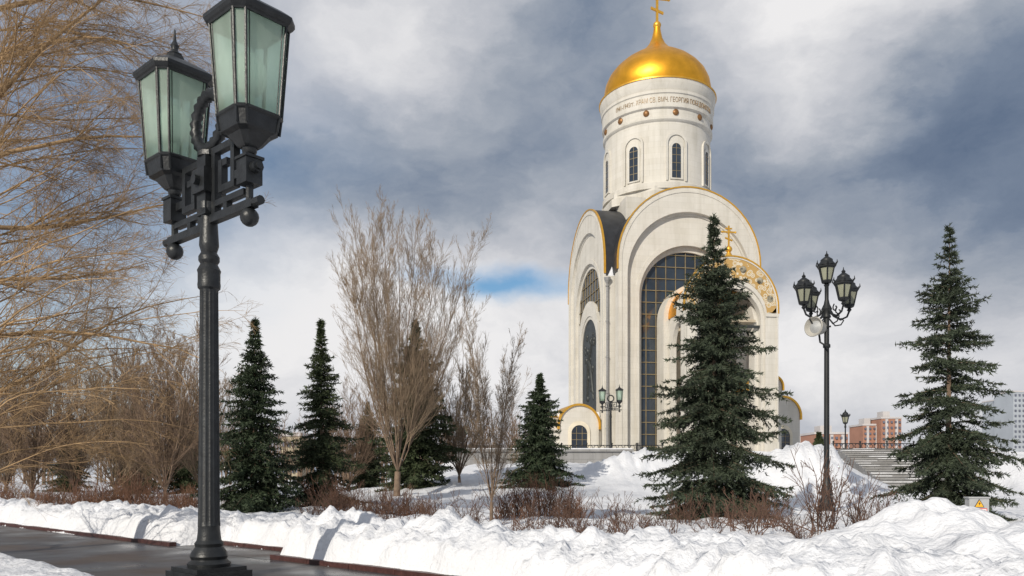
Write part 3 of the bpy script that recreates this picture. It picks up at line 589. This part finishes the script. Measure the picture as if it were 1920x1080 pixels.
def spruce(px,D,topy,rad,seed,label,m='needle',sp=.036,nl=.11,nw=.018,group=None,bare=.015,pw=.85,gap=.0,dens=1.,tier=1.):
    rng=np.random.default_rng(seed); x=X(px,D); loc=TZ(x,D); H=EYE+(HY-topy)/F*D-loc.z
    root=empty('spruce_tree',loc,label,'tree',0,group)
    t=MB(); lean=rng.normal(0,.01,2); t.tube([(lean[0]*H*k/8,lean[1]*H*k/8,-.2+(H+.15)*k/8) for k in range(9)],[.013*H*(1-k/8.3) for k in range(9)],7); t.build('trunk',M['bark'],root)
    S_,D_,L_=[],[],[]; BP=[];BR=[]
    z=bare*H
    while z<H*.985:
        u=1-z/H; nb=int(rng.integers(7,10)) if u>.2 else 4; off=rng.uniform(0,6.28); wl=rng.uniform(.76,1.08)
        for k in range(nb):
            if rng.random()<gap: continue
            L=max(.04,rad*(u**pw)*wl*rng.uniform(.52,1.18))*min(1,.12+u*3.4)+.04; az=off+6.283*k/nb+rng.normal(0,.2); zz=z+rng.normal(0,.06)*(.3+u)
            el=R(rng.uniform(-12,8)+(46*(1-u)**2.2)); n=7; pts=[]; p=np.array([lean[0]*zz,lean[1]*zz,zz]); e=el
            hd=np.array([math.cos(az),math.sin(az),0])
            for i in range(n):
                pts.append(p.copy()); e=el-R(18)*math.sin(i/n*3.14)+R(30)*max(0,i/n-.5)*2*u; p=p+(hd*math.cos(e)+np.array([0,0,math.sin(e)]))*L/(n-1)
            pts=np.array(pts); BP.append(pts); BR.append(np.linspace(.004+.007*L,.003,n))
            for i in range(n-1):
                seg=pts[i+1]-pts[i]; sl=np.linalg.norm(seg)
                S_.append(pts[i]);D_.append(seg/sl);L_.append(sl*1.1)
                nt=max(1,int(round(sl/.085*dens)))
                for q in range(nt):
                    sfr=(i+rng.random())/(n-1)
                    for sd in (-1,1):
                        tl=(.38*L*(1-sfr)**.8+.07)*rng.uniform(.5,1.15); side=np.array([-hd[1],hd[0],0])*sd*rng.uniform(.3,1.1)
                        dd=seg/sl*.8+side+np.array([0,0,rng.uniform(-.8,.12)]); dd/=np.linalg.norm(dd)
                        S_.append(pts[i]+seg*rng.random()); D_.append(dd); L_.append(tl)
        z+=max(.10,(.22+.12*rng.random())*(.55+.5*u)*H/8*tier)
    S_.append(np.array([lean[0]*H,lean[1]*H,H*.93]));D_.append(np.array([0,0,1.]));L_.append(H*.07)
    S_=np.array(S_);D_=np.array(D_);L_=np.array(L_)
    cnt=np.maximum(3,(L_/sp).astype(int)*2); ix=np.repeat(np.arange(len(L_)),cnt); N=len(ix)
    fr=rng.random(N); p=S_[ix]+D_[ix]*(fr*L_[ix])[:,None]; p[:,2]-=.3*(fr*L_[ix])**2*(D_[ix][:,2]<.9)
    nd=unit(D_[ix]*.75+unit(rng.normal(size=(N,3)))*.8); le=nl*rng.uniform(.6,1.2,N)[:,None]; sd=unit(np.cross(nd,rng.normal(size=(N,3))))*nw
    v=np.stack([p-sd,p+sd,p+nd*le],1).reshape(-1,3); f=np.arange(3*N).reshape(-1,3)
    np_mesh('crown',v,f,M[m],root)
    part('branches',[(np.array(BP),np.array(BR))],3,M['bark'],root)
    return root
spruce(1338,21,398,2.25,1,'large dark spruce standing in front of the church','needle3',pw=.70,sp=.038,nw=.0175,tier=.95)
spruce(1778,20.5,420,2.05,2,'tall ragged spruce at the right edge, beside the warning box','needle3',pw=.74,gap=.2,sp=.038,nw=.0175,tier=1.08)
spruce(474,25,594,1.85,3,'dark spruce just right of the tall double lamp','needle',.055,.125,.021,pw=.9)
spruce(604,27.5,598,1.9,4,'narrow spruce between the tall lamp and the tallest bare tree','needle2',.06,.125,.021,pw=1.0,gap=.04)
s5=spruce(782,39,600,2.9,5,'spruce half hidden behind the tallest bare tree','needle2',.11,.19,.037,dens=.8,pw=.72)
spruce(1010,38,700,2.05,6,'small dark spruce between the slim bare tree and the church','needle',.075,.15,.029,pw=.8,dens=.9)
for px,D,s,lab in ((255,45,.72,'dark spruce behind the bare bushy tree on the left'),(345,47,.68,'dark spruce directly behind the tall lamp post'),(130,52,.66,'dark spruce deep behind the bare trees at far left'),(690,46,.62,'dark spruce low behind the left side of the tallest bare tree')):
    c=copy_tree(s5); c.location=TZ(X(px,D),D); c.scale=(s,s,s); c.rotation_euler=(0,0,px*.01); c['label']=lab
spruce(1536,48,812,.8,10,'tiny yellowish spruce at the top of the snow slope beside the stairs','needle2',.1,.16,.04)
def shrub_mesh(seed,H,nst,spread):
    rng=np.random.default_rng(seed); st=np.stack([rng.normal(0,.13,nst),rng.normal(0,.13,nst),np.full(nst,-.15)],1)
    az=rng.uniform(0,6.283,nst); a=np.radians(rng.uniform(5,spread,nst)); d=np.stack([np.sin(a)*np.cos(az),np.sin(a)*np.sin(az),np.cos(a)],1)
    A=grow(st,d,rng.uniform(.6,1.2,nst)*H,9,np.full(nst,.009),.004,.03,.12,rng)
    B=spawn(*A,6,.2,.97,(20,50),.38,6,.08,.14,rng,.7,.0036); Cc=spawn(*B,4,.2,.98,(20,50),.5,5,.06,.14,rng,.8,.0028)
    return [A],[B,Cc]
SH=[]
for k,(H,n,sp_) in enumerate([(1.15,22,52),(.85,18,55),(1.0,14,46),(.75,14,60)]):
    o=empty('leafless_shrub',(0,-60,0),'x','shrub',0,None); a,b_=shrub_mesh(50+k,H,n,sp_); part('stems',a,4,M['shrub'],o); part('twigs',b_,3,M['shrub'],o); SH.append(o)
used=[False]*4
row=[(1540,13.9,0,1.2),(1405,14.3,1,1.1),(1600,15.2,0,1.1),(1655,18.5,2,.95),(1470,15.6,2,.9),(1340,16.5,1,.9),(1250,15.6,2,.8),(1190,14.7,3,.95),(1150,15.8,0,.85),(1100,14.6,1,.95),(1040,15.2,0,.8),(1000,14.8,2,.8),(950,15.8,3,.9),(880,15.6,0,.85),(830,16.4,1,.9),(790,15.4,2,.8),(740,17.2,0,.95),(690,17.8,1,.95),(640,18.6,0,.9),(1290,18.6,0,.8),(1395,18.4,1,.9),(1440,17.0,0,.95),(1210,17.2,3,.85),(1075,17.4,0,.85),(590,20.5,1,.9),(1700,16.5,3,.55),(1500,13.2,3,.7),(1620,13.6,3,.7),(1120,13.4,3,.75),(985,13.6,3,.6),(870,14.6,3,.65),(1330,14.0,3,.6)]
special={0:'largest leafless shrub at the right, in front of the five lantern lamp post',2:'spreading leafless shrub just right of the five lantern lamp post',3:'leafless shrub near the foot of the right spruce',25:'small leafless tuft on the big snow mound at lower right'}
for i,(px,D,k,s) in enumerate(row):
    o=SH[k] if not used[k] else copy_tree(SH[k]); used[k]=True
    x=X(px,D); o.location=TZ(x,D); o.scale=(s,s,s*random.uniform(.85,1.1)); o.rotation_euler=(0,0,random.uniform(0,6.28))
    o['label']=special.get(i,'leafless red brown shrub in the row along the snow bank'); o['group']='leafless shrubs along the snow bank'
def hedge(px0,px1,D,depth,n,H,seed,lab):
    rng=np.random.default_rng(seed); x0,x1=X(px0,D),X(px1,D); st=np.stack([rng.uniform(x0,x1,n),rng.uniform(D-depth,D+depth,n),np.zeros(n)],1)
    for q in st: q[2]=T(q[0],q[1])-.1
    a=np.radians(rng.uniform(0,42,n)); az=rng.uniform(0,6.283,n); d=np.stack([np.sin(a)*np.cos(az),np.sin(a)*np.sin(az),np.cos(a)],1)
    hv=.8+.35*np.sin(st[:,0]*2.3+seed)*np.sin(st[:,0]*.9)
    A=grow(st,d,rng.uniform(.4,1.15,n)*H*hv,6,np.full(n,.008),.0035,.03,.13,rng); B=spawn(*A,5,.25,.97,(18,48),.4,4,.08,.14,rng,.7,.0036)
    o=part('hedge',[A,B],3,M['hedge'],None); tag(o,lab,'hedge',kind='stuff')
hedge(95,372,26,1.,1000,1.15,5,'long mass of red brown leafless hedge at the left'); hedge(925,1095,20.5,.6,360,1.2,6,'dense red brown hedge at the foot of the small spruce'); hedge(610,810,22.5,.7,400,1.15,7,'dense red brown hedge at the foot of the tallest bare tree'); hedge(420,560,27,.6,200,.75,8,'low leafless hedge below the spruce beside the tall lamp'); hedge(-60,95,31,1.,380,1.0,9,'leafless hedge at the far left edge')
def wood():
    rng=np.random.default_rng(9); n=330; st=np.stack([rng.uniform(-85,2,n),rng.uniform(80,110,n),np.zeros(n)],1)
    d=unit(np.stack([rng.normal(0,.05,n),rng.normal(0,.05,n),np.ones(n)],1)); A=grow(st,d,rng.uniform(5,9.5,n),7,np.full(n,.12),.02,.02,.04,rng)
    B=spawn(*A,14,.2,.97,(20,45),.35,5,.1,.08,rng,.6,.02); Cc=spawn(*B,5,.2,.97,(20,45),.5,4,.08,.1,rng,.6,.016)
    o=part('distant_wood',[A,B,Cc],3,M['twig_far'],None); tag(o,'grey brown leafless wood far behind the trees on the left','wood',kind='stuff')
wood()

# ------------------------------------------------------------------ city
def tower(px0,px1,topy,D,dep,lab,wall,cols,rows,band=None,name='apartment_building',roofbox=True):
    x0,x1=X(px0,D),X(px1,D); H=EYE+(HY-topy)/F*D; W=x1-x0
    root=empty(name,((x0+x1)/2,D,0),lab,'building'); b=MB(); b.box(-W/2,W/2,0,dep,-5,H); b.build('wall',M[wall],root,0)
    b=MB(); b.box(-W/2-.3,W/2+.3,-.3,dep+.3,H,H+.8)
    if roofbox: b.box(-W*.2,W*.15,dep*.3,dep*.7,H+.8,H+3.5)
    b.build('roof',M['panel_white'],root,0)
    if band:
        for k in range(band):
            xx=-W/2+W*(k+.5)/band; b=MB(); b.box(xx-W/band*.13,xx+W/band*.13,-.5,0,0,H-.2); b.build('balcony_stack',M['panel_white'],root,0)
    for r_ in range(rows):
        for c in range(cols):
            xx=-W/2+W*(c+.5)/cols; zz=H-(H*.85)*(r_+.6)/rows; b=MB(); b.box(xx-W/cols*.2,xx+W/cols*.2,-.62,-.02,zz-H/rows*.17,zz+H/rows*.15); b.build('window',M['win_far'],root,0)
tower(1528,1590,814,300,15,'low red brick apartment block left of the distant plaza lamp','brick_red',7,6,3)
tower(1492,1524,830,330,15,'farther and lower red brick block right beside the church','brick_red',5,4,None)
tower(1618,1652,798,350,14,'left half of the red and white high rise, the lower wing','brick_red',4,9,2)
tower(1652.5,1690,785,345,14,'taller red and white high rise left of the right spruce','brick_red',5,9,2)
tower(1876,1900,750,520,20,'pale blue glass tower behind the right spruce','tower_blue',5,14,None,'office_tower',False)
tower(1900,1945,735,500,20,'taller blue grey glass tower cut by the right edge','tower_blue',6,14,None,'office_tower',False)
tower(528,562,818,170,12,'low ochre building glimpsed between the spruces on the left','sand',4,3,None,'low_building',False)

# ------------------------------------------------------------------ world, sun, camera
SUN=Vector((-.44,-.76,.44)).normalized()
el=math.asin(SUN.z); rot=math.atan2(SUN.x,SUN.y)
wd=bpy.data.worlds.new('World'); S.world=wd; wd.use_nodes=True; nt=wd.node_tree; N=nt.nodes; L=nt.links; N.clear()
out=N.new('ShaderNodeOutputWorld')
sky=N.new('ShaderNodeTexSky'); sky.sky_type='NISHITA'; sky.sun_disc=False; sky.sun_elevation=el; sky.sun_rotation=rot
tc=N.new('ShaderNodeTexCoord')
def vm(op,a,b=None):
    n=N.new('ShaderNodeVectorMath'); n.operation=op
    for i,x in enumerate((a,b)):
        if x is None: continue
        if isinstance(x,tuple): n.inputs[i].default_value=x
        else: L.new(x,n.inputs[i])
    return n
def mt(op,a,b=None,clamp=False):
    n=N.new('ShaderNodeMath'); n.operation=op; n.use_clamp=clamp
    for i,x in enumerate((a,b)):
        if x is None: continue
        if isinstance(x,(int,float)): n.inputs[i].default_value=x
        else: L.new(x,n.inputs[i])
    return n.outputs[0]
hs=N.new('ShaderNodeHueSaturation'); hs.inputs['Saturation'].default_value=1.3; L.new(sky.outputs[0],hs.inputs['Color'])
bg1=N.new('ShaderNodeBackground'); bg1.inputs[1].default_value=.11; L.new(hs.outputs[0],bg1.inputs[0])
dirn=vm('NORMALIZE',tc.outputs['Generated']).outputs[0]
SC=(1,1,1.7)
sc=vm('MULTIPLY',dirn,SC).outputs[0]
def nz(v,scale,det,rough=.55):
    n=N.new('ShaderNodeTexNoise'); n.inputs['Scale'].default_value=scale; n.inputs['Detail'].default_value=det; n.inputs['Roughness'].default_value=rough; L.new(v,n.inputs['Vector']); return n
w1=nz(sc,3.0,8,.58); off=vm('SUBTRACT',w1.outputs['Color'],(.5,.5,.5)).outputs[0]
wp=vm('ADD',sc,vm('MULTIPLY',off,(.32,.32,.32)).outputs[0]).outputs[0]
def blob(px,py,rad,zs=1.,src=None):
    d=Vector(((px-960)/F,1,(HY-py)/F)).normalized(); p=(d.x*SC[0],d.y*SC[1],d.z*SC[2])
    df=vm('SUBTRACT',src or wp,p).outputs[0]
    if zs!=1: df=vm('MULTIPLY',df,(1,1,zs)).outputs[0]
    ds=vm('LENGTH',df).outputs['Value']; m=N.new('ShaderNodeMapRange'); m.interpolation_type='SMOOTHSTEP'; L.new(ds,m.inputs[0]); m.inputs[1].default_value=rad; m.inputs[2].default_value=0; return m.outputs[0]
val=mt('ADD',mt('MULTIPLY',nz(wp,3.4,9,.57).outputs['Fac'],1.0),.022)
for px,py,rad,wt in [(660,80,.3,.15),(850,150,.22,.05),(1480,50,.26,.36),(1600,30,.18,.14),(650,390,.36,-.23),(830,330,.26,-.12),(960,430,.2,-.08),(1020,60,.24,-.08),(1760,290,.4,-.30),(1880,340,.26,-.16),(1560,470,.24,.20),(1740,560,.28,.14),(960,660,.42,.34),(560,540,.24,.32),(760,580,.22,.17),(1480,640,.22,.16),(1800,690,.3,.10),(200,560,.4,.24),(1850,30,.25,-.03),(1500,220,.16,.12),(1010,480,.12,-.10)]:
    val=mt('ADD',val,mt('MULTIPLY',blob(px,py,rad),wt))
rp=N.new('ShaderNodeValToRGB'); e=rp.color_ramp.elements
cols=[(.12,(.11,.155,.24)),(.32,(.20,.248,.332)),(.48,(.345,.382,.445)),(.64,(.54,.555,.598)),(.9,(.85,.84,.845))]
e[0].position=cols[0][0]; e[0].color=cols[0][1]+(1,); e[1].position=cols[-1][0]; e[1].color=cols[-1][1]+(1,)
for p,c in cols[1:-1]: q=e.new(p); q.color=c+(1,)
L.new(val,rp.inputs[0])
bg2=N.new('ShaderNodeBackground'); bg2.inputs[1].default_value=1.; L.new(rp.outputs[0],bg2.inputs[0])
wp2=vm('ADD',sc,vm('MULTIPLY',off,(.5,.2,.22)).outputs[0]).outputs[0]
cl=mt('ADD',mt('MULTIPLY',blob(985,537,.21,4.2,wp2),1.05),mt('ADD',mt('MULTIPLY',blob(120,230,.42),.6),mt('MULTIPLY',blob(60,640,.3),.6)))
cl=mt('MULTIPLY',cl,1.,True)
mx=N.new('ShaderNodeMixShader'); L.new(cl,mx.inputs[0]); L.new(bg2.outputs[0],mx.inputs[1]); L.new(bg1.outputs[0],mx.inputs[2]); L.new(mx.outputs[0],out.inputs[0])
sl=bpy.data.lights.new('sun','SUN'); sl.energy=4.0; sl.angle=R(.6); sl.color=(1,.92,.79); so=bpy.data.objects.new('sun',sl); COL.objects.link(so); so.rotation_euler=SUN.to_track_quat('Z','Y').to_euler(); so.location=(-20,-20,40)
cd=bpy.data.cameras.new('camera'); cam=bpy.data.objects.new('camera',cd); COL.objects.link(cam); cam.location=(0,0,EYE); cam.rotation_euler=(R(90),0,0); cd.lens=28; cd.sensor_width=36; cd.shift_y=350/1920; cd.clip_start=.1; cd.clip_end=6000; S.camera=cam
S.view_settings.view_transform='Standard'; S.view_settings.look='None'; S.view_settings.exposure=0
